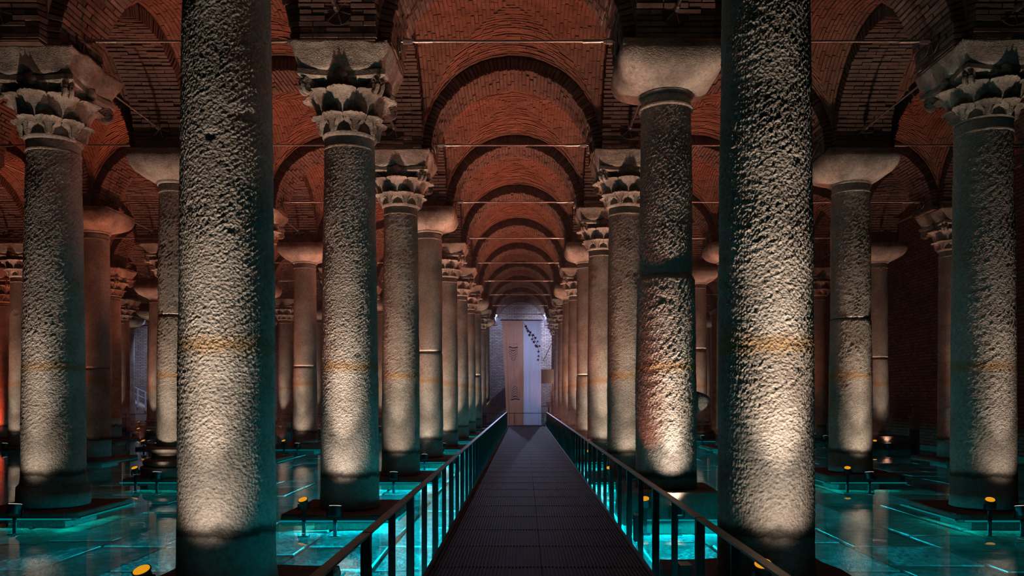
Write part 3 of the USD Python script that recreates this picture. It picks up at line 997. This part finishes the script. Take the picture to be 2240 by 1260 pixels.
NEAR = {1: 0.13, 2: 0.28, 3: 0.55, 4: 0.85, 8: 0.4, 9: 0.15, 10: 0.05}
HOT = {(1, 1): 1.9, (0, 2): 1.5, (1, 2): 1.2, (1, 4): 1.5, (0, 1): 1.1, (1, 3): 0.8}
DIMA = {-7: 0.35, -6: 0.4, -5: 0.5, -4: 0.6, -3: 0.7, -2: 0.7, -1: 0.75, 0: 1.0, 1: 1.0, 2: 0.7, 3: 0.3}
DIM = {-7: 0.35, -6: 0.4, -5: 0.5, -4: 0.55, -3: 0.6, -2: 0.6, -1: 0.65, 0: 1.0, 1: 1.0, 2: 0.5, 3: 0.4}
for i, j, n, X, Y, u in cols:
    sp = SPEC.get((i, j), {})
    hp = sp.get('half', 0.83)
    k = DIM[i]
    w = copy_of(P_white, 'floodlight', f'white floodlight at foot of {ORD[n]} column in {row_name(i)}', 'floodlight', (X, Y - hp - 0.10, FLOOR), instance=False, group=None)
    q = path_of(w)
    wz = sp.get('lit', 1.0)
    spot(q + '/beam', L_white, (0, 0.07, 1.0), C_WHITE, WHITE_HIGH * k * wz, 15, 1.0)
    spot(q + '/beam', L_white, (0, 0.10, 1.0), C_WHITE, WHITE_SPOT * k * wz * HOT.get((i, j), 1.0), 24, 1.0)
    if Y < 28:
        spot(q + '/beam', L_white, (0, 0.25, 1.0), C_WHITE, WHITE_SPOT * 0.2 * k * wz, 50, 1.0)
    ax, ay, az, pr, lp = X - 0.45, Y - hp - 0.08, FLOOR, P_amber, L_amber
    if (i, j) == (0, 1):
        ax, ay, az, pr, lp = X - 0.51, Y - 0.50, 0.05, P_short, L_short
    if (i, j) == (1, 1):
        ax, ay, az, pr, lp = X - 0.20, Y - 0.58, 0.12, P_short, L_short
    a = copy_of(pr, 'floodlight', f'amber floodlight on short post by {ORD[n]} column in {row_name(i)}', 'floodlight', (ax, ay, az), instance=False)
    q = path_of(a)
    spot(q + '/beam', lp, (-0.22, -0.26, 1.0) if j > 1 else (-0.5, -0.5, 1.0), C_AMBER, AMBER_SPOT * DIMA[i] * NEAR.get(j, 1.0) * (1.0 if i in (0, 1) else {2: 0.2, 3: 0.45}.get(j, 1.0)), 44, 1.0)
    if (i, j) == (1, 2):
        spot(q + '/beam', lp, (0.02, 0.34, 1.0), C_AMBER, 22.0, 24, 1.0)
    if (i, j) in RED_COLUMNS:
        spot(q + '/beam', lp, (0.5, 0.35, 1.0), (1.0, 0.1, 0.04), 150, 60, 1.0)

# underwater strips on the plinths that border the walkway side and the open water
for i, j, n, X, Y, u in cols:
    hp = SPEC.get((i, j), {}).get('half', 0.83)
    if SPEC.get((i, j), {}).get('plinth', 0.05) > 0.2:
        hp += 0.42
    if (i in (0, 1) and Y < 38) or (i in (-1, 2) and Y < 18):
        k = 1.0 if i in (0, 1) else 0.22
        inner = 1 if i <= 0 else -1
        for dx, dy, kk, col in ((0, -1, 1.0, C_CYAN if i in (0, 1) else C_TEAL), (inner, 0, 1.0, C_CYAN if i in (0, 1) else C_TEAL), (-inner, 0, 0.35, C_TEAL)):
            if kk == 0.35 and (i not in (0, 1) or Y > 20):
                continue
            rect_light('/World/Lights/plinth_strip', (X + dx * (hp - 0.36), Y + dy * (hp - 0.36), -0.13), (dx, dy, -0.1), 1.5, 0.05, col, TEAL_PLINTH * 10 * k * kk)

# ------------------------------------------------------------------ walkway
Y0, Y1, XA, XB = 1.2, 43.0, -0.915, 1.19
XC = (XA + XB) / 2 + 0.03
walk = thing('walkway', 'long dark ribbed metal walkway running down the central aisle', 'walkway', (0, 0, 0))


def deck_panel(w, l):
    mb = MB()
    mb.box(-w / 2, w / 2, -l / 2, l / 2, -0.05, -0.012)
    n = int(w / 0.034)
    for k in range(n):
        x = -w / 2 + (k + 0.5) * w / n
        mb.box(x - 0.0085, x + 0.0085, -l / 2, l / 2, -0.013, 0.0)
    for s in (-1, 1):
        mb.box(-w / 2, w / 2, s * l / 2 - 0.012, s * l / 2 + 0.012, -0.013, -0.004) if s < 0 else None
    return mb.get()


PL = 1.045
wl, wr = XC - XA - 0.006, XB - XC - 0.006
for side, (w, xc) in enumerate(((wl, (XA + XC) / 2), (wr, (XB + XC) / 2))):
    p = proto(f'deck_panel_{side + 1:03d}')
    usdkit.mesh(stage, p + '/mesh', deck_panel(w, PL - 0.003), '/World/Looks/deck')
    y = Y0 + PL / 2
    v, f = deck_panel(w, PL - 0.003)
    while y < Y1:
        part('deck_panel', (v + [xc, y, DECK], f), 'deck', walk)
        y += PL
stage.RemovePrim('/World/Prototypes/deck_panel_001')
stage.RemovePrim('/World/Prototypes/deck_panel_002')
for x in (XA, XB):
    part('edge_beam', MB().box(x - 0.02, x + 0.02, Y0, Y1, DECK - 0.24, DECK + 0.008).get(), 'deck_under', walk)
part('understructure', MB().box(XA + 0.05, XB - 0.05, Y0, Y1, DECK - 0.12, DECK - 0.06).get(), 'deck_under', walk)
y = 2.5
while y < Y1:
    for x in (XA + 0.25, XB - 0.25):
        part('support_leg', MB().box(x - 0.05, x + 0.05, y - 0.05, y + 0.05, FLOOR - 0.05, DECK - 0.1).get(), 'deck_under', walk)
    y += 3.7
part('end_step', MB().box(XA - 0.01, XB + 0.01, Y1, Y1 + 0.08, DECK - 0.1, DECK + 0.05).get(), 'render_coat', walk)
# light under the deck edges
LY0, LY1 = 3.0, 41.0
for s, x, kk in ((-1, XC - 0.12, 1.0), (1, XC + 0.12, 0.9)):
    part('led_strip', MB().box(x - 0.01, x + 0.01, LY0, LY1, DECK - 0.262, DECK - 0.25).get(), 'cyan_led', walk, label='cyan underwater light strip')
    for a in np.arange(LY0, LY1, 4.75):
        rect_light('/World/Lights/deck_strip', (x + s * 0.03, a + 2.4, DECK - 0.28), (s, 0, -0.10), 4.75, 0.05, C_CYAN if s < 0 else (0.0, 0.54, 0.70), CYAN_EDGE * 5 * kk)


def railing(x, s, label, rail_z):
    t = thing('railing', label, 'railing', (x, 0, 0))
    PITCH, y = 1.85, 2.92 if s < 0 else 3.65
    k = 0
    while y < Y1 - 0.2:
        ye = min(y + PITCH, Y1)
        part('handrail', MB().box(-0.03, 0.03, y + 0.012, ye - 0.012, rail_z - 0.014, rail_z).get(), 'rail_bronze', t)
        # the double post at the joint, then a single post at mid panel
        part('post', MB().box(-0.030, 0.030, y - 0.030, y - 0.006, DECK - 0.22, rail_z - 0.012).box(-0.030, 0.030, y + 0.006, y + 0.030, DECK - 0.22, rail_z - 0.012).box(-0.034, 0.034, y - 0.032, y + 0.032, DECK - 0.16, DECK - 0.08).get(), 'post_paint', t)
        ym = (y + ye) / 2
        part('baluster', MB().box(-0.026, 0.026, ym - 0.007, ym + 0.007, DECK - 0.22, rail_z - 0.012).get(), 'post_paint', t)
        y += PITCH
        k += 1
    part('post', MB().box(-0.030, 0.030, Y1 - 0.03, Y1, DECK - 0.22, rail_z).get(), 'post_paint', t)
    return t


railing(XA - 0.07, -1, 'dark railing with flat bronze handrail along the left edge of the walkway', 0.905)
railing(XB + 0.07, 1, 'dark railing with flat bronze handrail along the right edge of the walkway', 0.885)

# junction boxes hung on the right railing
for yb, lab in ((6.5, 'nearer'), (9.2, 'farther')):
    b = thing('junction_box', f'black electric box hung outside the right railing, {lab} of two', 'electric box', (XB + 0.17, yb, 0.0))
    part('case', rough_box(0.045, 0.045, 0.02, 0.32, 1, 0.0, 1.0, 1, 0.075, 0.075), 'black_paint', b)
    part('lid', MB().box(-0.05, 0.05, -0.08, 0.08, 0.315, 0.335).get(), 'black_paint', b)
    part('cable', MB().tube([(0, 0, 0.03), (0.01, 0.0, -0.05), (0.03, 0.02, -0.2), (0.05, 0.02, FLOOR)], 0.009, 6).get(), 'black_paint', b)

# ------------------------------------------------------------------ the far end: cross walkway, banners, stair, lamps
cw = thing('cross_walkway', 'dark cross walkway at the far end of the central walkway', 'walkway', (0, Y1, 0))
part('deck_panel', MB().box(-5.5, 6.0, 0.10, 1.7, DECK - 0.06, DECK).get(), 'deck', cw)
for x in (-5, -2.6, 2.6, 5.5):
    part('support_leg', MB().box(x - 0.06, x + 0.06, 0.6, 0.72, FLOOR, DECK - 0.06).get(), 'deck_under', cw)
fr = thing('railing', 'thin railing along the near side of the far cross walkway, left stretch', 'railing', (0, Y1 + 0.12, 0))
for xs, f_ in (((-5.5, -1.25), fr),):
    part('handrail', MB().box(xs[0], xs[1], -0.02, 0.02, 0.80, 0.83).get(), 'rail_bronze', f_)
    part('lower_rail', MB().box(xs[0], xs[1], -0.01, 0.01, 0.45, 0.465).get(), 'post_paint', f_)
    for x in np.arange(xs[0], xs[1] + 0.01, (xs[1] - xs[0]) / 4):
        part('post', MB().box(x - 0.02, x + 0.02, -0.02, 0.02, DECK, 0.80).get(), 'post_paint', f_)
fr2 = thing('railing', 'thin railing along the near side of the far cross walkway, right stretch', 'railing', (0, Y1 + 0.12, 0))
part('handrail', MB().box(1.35, 5.9, -0.02, 0.02, 0.80, 0.83).get(), 'rail_bronze', fr2)
part('lower_rail', MB().box(1.35, 5.9, -0.01, 0.01, 0.45, 0.465).get(), 'post_paint', fr2)
for x in np.linspace(1.35, 5.9, 5):
    part('post', MB().box(x - 0.02, x + 0.02, -0.02, 0.02, DECK, 0.80).get(), 'post_paint', fr2)
fr3 = thing('railing', 'thin dark railing crossing in front of the two banners', 'railing', (0, Y1 + 0.55, 0))
part('handrail', MB().box(-5.5, 6.0, -0.015, 0.015, 0.80, 0.83).get(), 'post_paint', fr3)
for x in np.linspace(-5.5, 6.0, 8):
    part('post', MB().box(x - 0.015, x + 0.015, -0.015, 0.015, DECK, 0.80).get(), 'post_paint', fr3)


def cloth(x0, x1, z0, z1, n=60, amp=0.03, seed=0, lean=0.0):
    r = np.random.default_rng(seed)
    ph = r.uniform(0, 6, 4)
    xs = np.linspace(x0, x1, n)
    zs = np.linspace(z0, z1, 24)
    Xg, Zg = np.meshgrid(xs, zs)
    t = (Zg - z0) / (z1 - z0)
    Yg = amp * (np.sin((Xg - x0) * 16 + ph[0]) + 0.6 * np.sin((Xg - x0) * 31 + ph[1]) + 0.3 * np.sin((Xg - x0) * 57 + ph[2])) * (1 - 0.5 * t) + 0.02 * np.sin(Zg * 1.3 + ph[3])
    Xg = Xg + lean * (1 - t) * (x1 - Xg) / (x1 - x0)
    v = np.stack([Xg, Yg, Zg], -1).reshape(-1, 3)
    i, j = np.meshgrid(np.arange(23), np.arange(n - 1), indexing='ij')
    a = (i * n + j).ravel()
    return v, np.stack([a, a + 1, a + n + 1, a + n], -1)


YBAN = Y1 + 0.9
b1 = thing('banner', 'tall sheer orange banner with two line emblems at the end of the walkway', 'banner', (0, YBAN, 0))
kx = YBAN / FPX


def bxz(u, w):
    return (u - VPX) * kx, EYE[2] - (w - VPY) * kx


x0, ztop = bxz(1098, 700)
x1, zbot = bxz(1145, 931)
part('cloth', cloth(x0, x1, zbot + 0.03, ztop, seed=1, lean=0.28), 'orange_voile', b1, smooth=True)
part('top_pole', MB().tube([(x0 - 0.1, 0, ztop), (x1, 0, ztop)], 0.03, 8).get(), 'black_paint', b1, smooth=30)
for (u0, w0, u1, w1) in ((1111, 751, 1134, 805), (1116, 829, 1137, 884)):
    ax0, az0 = bxz(u0, w0)
    ax1, az1 = bxz(u1, w1)
    part('patch', MB().box(ax0, ax1, -0.085, -0.082, az1, az0).get(), 'patch_cloth', b1)


def emblem(u, w, flip, name):
    """an open shield drawn in dark strokes with chevrons inside"""
    cx, cz = bxz(u, w)
    s = kx
    mb = MB()

    def st(pts, wd=1.2):
        for (a, b), (c, d) in zip(pts[:-1], pts[1:]):
            mb.bar((cx + a * s, -0.10, cz - flip * b * s), (cx + c * s, -0.10, cz - flip * d * s), 0.006, wd * s)
    st([(-9.5, -12), (-7, -13), (-3, -11), (2, -10.5), (6, -11.5), (9.5, -12)], 2.0)
    st([(-9.5, -12), (-9.5, -3), (-8.5, 4), (-9.5, 10)], 1.4)
    st([(9.5, -12), (9, -3), (9.5, 4), (8.5, 8)], 1.4)
    for q in (-3, 2, 7, 12, 17):
        st([(-8 + max(0, q - 7) * 0.3, q - 6), (-4, q - 3), (0, q), (4, q - 3), (8 - max(0, q - 7) * 0.3, q - 6)], 0.8)
    st([(-5, -4), (-2, -6), (3, -5), (6, -7)], 1.2)
    part(name, mb.get(), 'print_ink', b1)


emblem(1123, 772, 1, 'emblem')
emblem(1127, 862, -1, 'emblem')
b2 = thing('banner', 'tall sheer pale blue-white banner with an ivy trail at the end of the walkway', 'banner', (0, YBAN + 0.12, 0))
x0b, _ = bxz(1145.5, 700)
x1b, _ = bxz(1184, 931)
part('cloth', cloth(x0b, x1b, zbot + 0.03, ztop, seed=2, amp=0.02), 'white_voile', b2, smooth=True)
part('top_pole', MB().tube([(x0b, 0, ztop), (x1b + 0.1, 0, ztop)], 0.03, 8).get(), 'black_paint', b2, smooth=30)
vine = [(1146, 707), (1152, 716), (1157, 724), (1162, 732), (1167, 741), (1172, 747), (1176, 756), (1178, 768), (1178, 780), (1178, 790)]
vp = [(bxz(*q)[0], -0.075, bxz(*q)[1]) for q in vine]
part('vine_stem', MB().tube(vp, 0.012, 6).get(), 'print_ink', b2)
rl = np.random.default_rng(4)
for k, q in enumerate([(1150, 714), (1155, 724), (1152.5, 719), (1160, 727), (1158, 733), (1166, 733), (1164, 742), (1171, 739), (1168, 748), (1176, 747), (1172, 756), (1174, 758), (1180, 757), (1178, 769), (1178, 779), (1177, 787)]):
    cx, cz = bxz(*q)
    sz = rl.uniform(2.6, 4.2) * kx
    a0 = rl.uniform(-0.6, 0.6)
    ang = np.linspace(0, 2 * np.pi, 15, endpoint=False)
    rad = sz * (0.72 + 0.38 * np.cos(5 * ang))
    ring = np.stack([cx + rad * np.sin(ang + a0), np.full(15, -0.082), cz - rad * np.cos(ang + a0)], -1)
    back = ring + [0, 0.006, 0]
    part('ivy_leaf', MB().grid(np.vstack([ring, back]), 2, 15).get(), 'print_ink', b2)

# stair behind the banners
ys = 50.5
ks = ys / FPX


def sxz(u, w):
    return (u - VPX) * ks, EYE[2] - (w - VPY) * ks


st_ = thing('staircase', 'beige plastered staircase rising to the right behind the banners', 'staircase', (0, ys, 0))
p0, p1 = sxz(1056, 898), sxz(1162, 806)
N = 22
mb = MB()
low = 1.15
for q in range(N):
    xa, xb_ = p0[0] + (p1[0] - p0[0]) * q / N, p0[0] + (p1[0] - p0[0]) * (q + 1) / N
    za = p0[1] + (p1[1] - p0[1]) * (q + 1) / N
    part('step', MB().box(xa, xb_, 0.12, 1.5, za - 0.30, za).get(), 'render_coat', st_)
v = [(p0[0], 0, p0[1] - low), (p1[0], 0, p1[1] - low), (p1[0], 0, p1[1] + 0.25), (p0[0], 0, p0[1] + 0.25)]
v = v + [(a, 0.12, c) for a, b, c in v]
part('parapet', MB().hexa([v[0], v[1], v[5], v[4], v[3], v[2], v[6], v[7]]).get(), 'render_coat', st_)
l0, l1 = sxz(1162, 808), sxz(1222, 838)
part('landing', MB().box(p1[0], l1[0], 0.0, 1.6, l1[1], l0[1]).get(), 'render_coat', st_)
part('landing_post', MB().box(l1[0] - 0.5, l1[0] - 0.2, 0.3, 0.6, FLOOR, l1[1]).get(), 'render_coat', st_)
hr = MB()
hr.bar(sxz(1188, 790)[:1] + (0.1,) + sxz(1188, 790)[1:], sxz(1210, 745)[:1] + (0.1,) + sxz(1210, 745)[1:], 0.05, 0.05)
part('stair_handrail', hr.get(), 'pale_paint', st_)
hb = thing('handrail', 'pale horizontal bar on posts in front of the far staircase', 'handrail', (0, ys - 2.0, 0))
part('bar', MB().box(-3.0, 2.4, -0.03, 0.03, 1.12, 1.17).get(), 'render_coat', hb)
for x in (-2.9, -1.0, 0.8, 2.3):
    part('post', MB().box(x - 0.03, x + 0.03, -0.03, 0.03, FLOOR, 1.12).get(), 'post_paint', hb)
bx = thing('box', 'small pale lit box standing by the far right handrail', 'box', (1.55, ys - 1.55, 0.0))
part('case', rough_box(0.16, 0.16, 1.17, 1.42, 2, 0.0, 1, 1), 'white_box', bx)
part('stand', MB().box(-0.05, 0.05, -0.05, 0.05, FLOOR, 1.18).get(), 'post_paint', bx)

# wall spots at the end
for (u, w, lab) in ((1085, 690, 'left'), (1191, 688, 'right')):
    yy = gy(10) + 0.9
    X = (u - VPX) * yy / FPX
    Z = EYE[2] - (w - VPY) * yy / FPX
    t = thing('spotlight', f'small cool-white spotlight high above the banners, {lab} of two', 'spotlight', (X, yy, Z))
    part('housing', MB().tube([(0, -0.02, 0.05), (0, 0.16, -0.03)], [0.075, 0.09], 16).get(), 'black_paint', t, smooth=30)
    part('lens', trimesh.creation.icosphere(2, 0.085), 'cool_lens', t, smooth=True)
    part('bracket', MB().tube([(0, 0.05, 0.05), (0, 0.05, 0.9), (0, 0.2, 1.6)], 0.02, 6).get(), 'black_paint', t)
    sd = 1 if lab == 'right' else -1
    spot(path_of(t) + '/beam', (0, 0.05, -0.14), ((0.42 if sd > 0 else -0.2), 0.8, -0.35), C_BLUE, BLUE_WALL * (1.9 if sd > 0 else 0.5), 66, 0.9)
    spot(path_of(t) + '/beam', (0, -0.12, -0.14), (-0.08 * sd, -0.85, -0.42), C_BLUE, BLUE_WALL * 1.6, 26, 0.9)
# cool floods on the end wall seen between the left columns
for (X, kk, lab) in ((-24.5, 1.2, 'right'), (-31.5, 2.6, 'left')):
    t = thing('spotlight', f'cool-white spotlight lighting the far wall at the left, {lab} of two', 'spotlight', (X, YB - 4.8, 7.3))
    part('housing', MB().tube([(0, -0.02, 0.05), (0, 0.16, -0.03)], [0.075, 0.09], 16).get(), 'black_paint', t, smooth=30)
    part('lens', trimesh.creation.icosphere(2, 0.085), 'cool_lens', t, smooth=True)
    part('bracket', MB().tube([(0, 0.05, 0.05), (0, 0.05, 1.6)], 0.02, 6).get(), 'black_paint', t)
    spot(path_of(t) + '/beam', (0, 0.05, -0.14), (0, 0.8, -0.75), C_BLUE, BLUE_WALL * kk, 62, 0.9)

# stair rail seen against the blue wall at the left
yl = 52.5
kl = yl / FPX
sr = thing('stair_railing', 'pale metal stair railing against the blue-lit far wall at the left', 'railing', (0, yl, 0))
pa, pb = ((262 - VPX) * kl, EYE[2] - (832 - VPY) * kl), ((372 - VPX) * kl, EYE[2] - (882 - VPY) * kl)
for dz in (0.0, -0.45, -0.9):
    part('rail', MB().bar((pa[0], 0, pa[1] + dz), (pb[0], 0, pb[1] + dz), 0.05, 0.05).get(), 'pale_paint', sr)
for q in np.linspace(0.05, 0.98, 7):
    part('post', MB().box(pa[0] + (pb[0] - pa[0]) * q - 0.04, pa[0] + (pb[0] - pa[0]) * q + 0.04, -0.04, 0.04, pa[1] + (pb[1] - pa[1]) * q - 1.3, pa[1] + (pb[1] - pa[1]) * q).get(), 'pale_paint', sr)
v = [(pa[0], 0, FLOOR), (pb[0], 0, FLOOR), (pb[0], 1.4, FLOOR), (pa[0], 1.4, FLOOR), (pa[0], 0, pa[1] - 1.2), (pb[0], 0, pb[1] - 1.2), (pb[0], 1.4, pb[1] - 1.2), (pa[0], 1.4, pa[1] - 1.2)]
part('stair_flight', MB().hexa(v).get(), 'render_coat', sr)

# left cross railing on a low walkway far back
lw = thing('railing', 'thin dark railing of a side walkway between the far left columns', 'railing', (0, 38.8, 0))
for z in (0.86, 0.5):
    part('rail', MB().box(-33, -4.6, -0.02, 0.02, z, z + 0.03).get(), 'post_paint', lw)
for x in np.arange(-32.8, -4.6, 1.4):
    part('post', MB().box(x - 0.02, x + 0.02, -0.02, 0.02, FLOOR, 0.86).get(), 'post_paint', lw)

# coloured hangings at the right
for (u0, u1, w0, mname, lab) in ((1557, 1574, 690, 'yellow_cloth', 'narrow yellow hanging cloth deep in the right aisle'), (1575, 1588, 700, 'blue_cloth', 'narrow blue hanging cloth deep in the right aisle')):
    yy = 45.0
    kk = yy / FPX
    t = thing('hanging', lab, 'hanging', (0, yy + (0.3 if 'blue' in lab else 0), 0))
    part('cloth', cloth((u0 - VPX) * kk, (u1 - VPX) * kk, FLOOR + 0.02, EYE[2] - (w0 - VPY) * kk, n=30, amp=0.02, seed=7), mname, t, smooth=True)
    part('top_pole', MB().tube([((u0 - VPX) * kk - 0.05, 0, EYE[2] - (w0 - VPY) * kk), ((u1 - VPX) * kk + 0.05, 0, EYE[2] - (w0 - VPY) * kk)], 0.025, 8).get(), 'black_paint', t)

# sculpture pedestal at the right wall
pd = thing('pedestal', 'slim upright stone pedestal with a small finial by the right wall', 'pedestal', (13.55, 26.6, 0))
part('shaft', rough_box(0.13, 0.12, FLOOR, 1.02, 2, 0.01, 3, 2), 'smooth_stone', pd, smooth=40)
part('cap', rough_box(0.16, 0.16, 1.02, 1.08, 1, 0.0, 3, 2), 'smooth_stone', pd, smooth=40)
part('finial', rough_box(0.065, 0.055, 1.08, 1.36, 2, 0.01, 3, 5), 'smooth_stone', pd, smooth=40)

# ------------------------------------------------------------------ thin mist that gathers towards the far end
usdkit.material(stage, '/World/Looks/mist', {'v': ('principled_volume', {'color': (0.62, 0.66, 0.85), 'density': 0.0035, 'anisotropy': 0.2})}, [], volume='v.volume')
part('haze', MB().box(-14.0, 14.0, 19.0, YB - 0.3, WATER + 0.02, 9.4).get(), 'mist', '/World', label='thin cool mist hanging in the far half of the central aisles', cat='haze', kind='stuff')
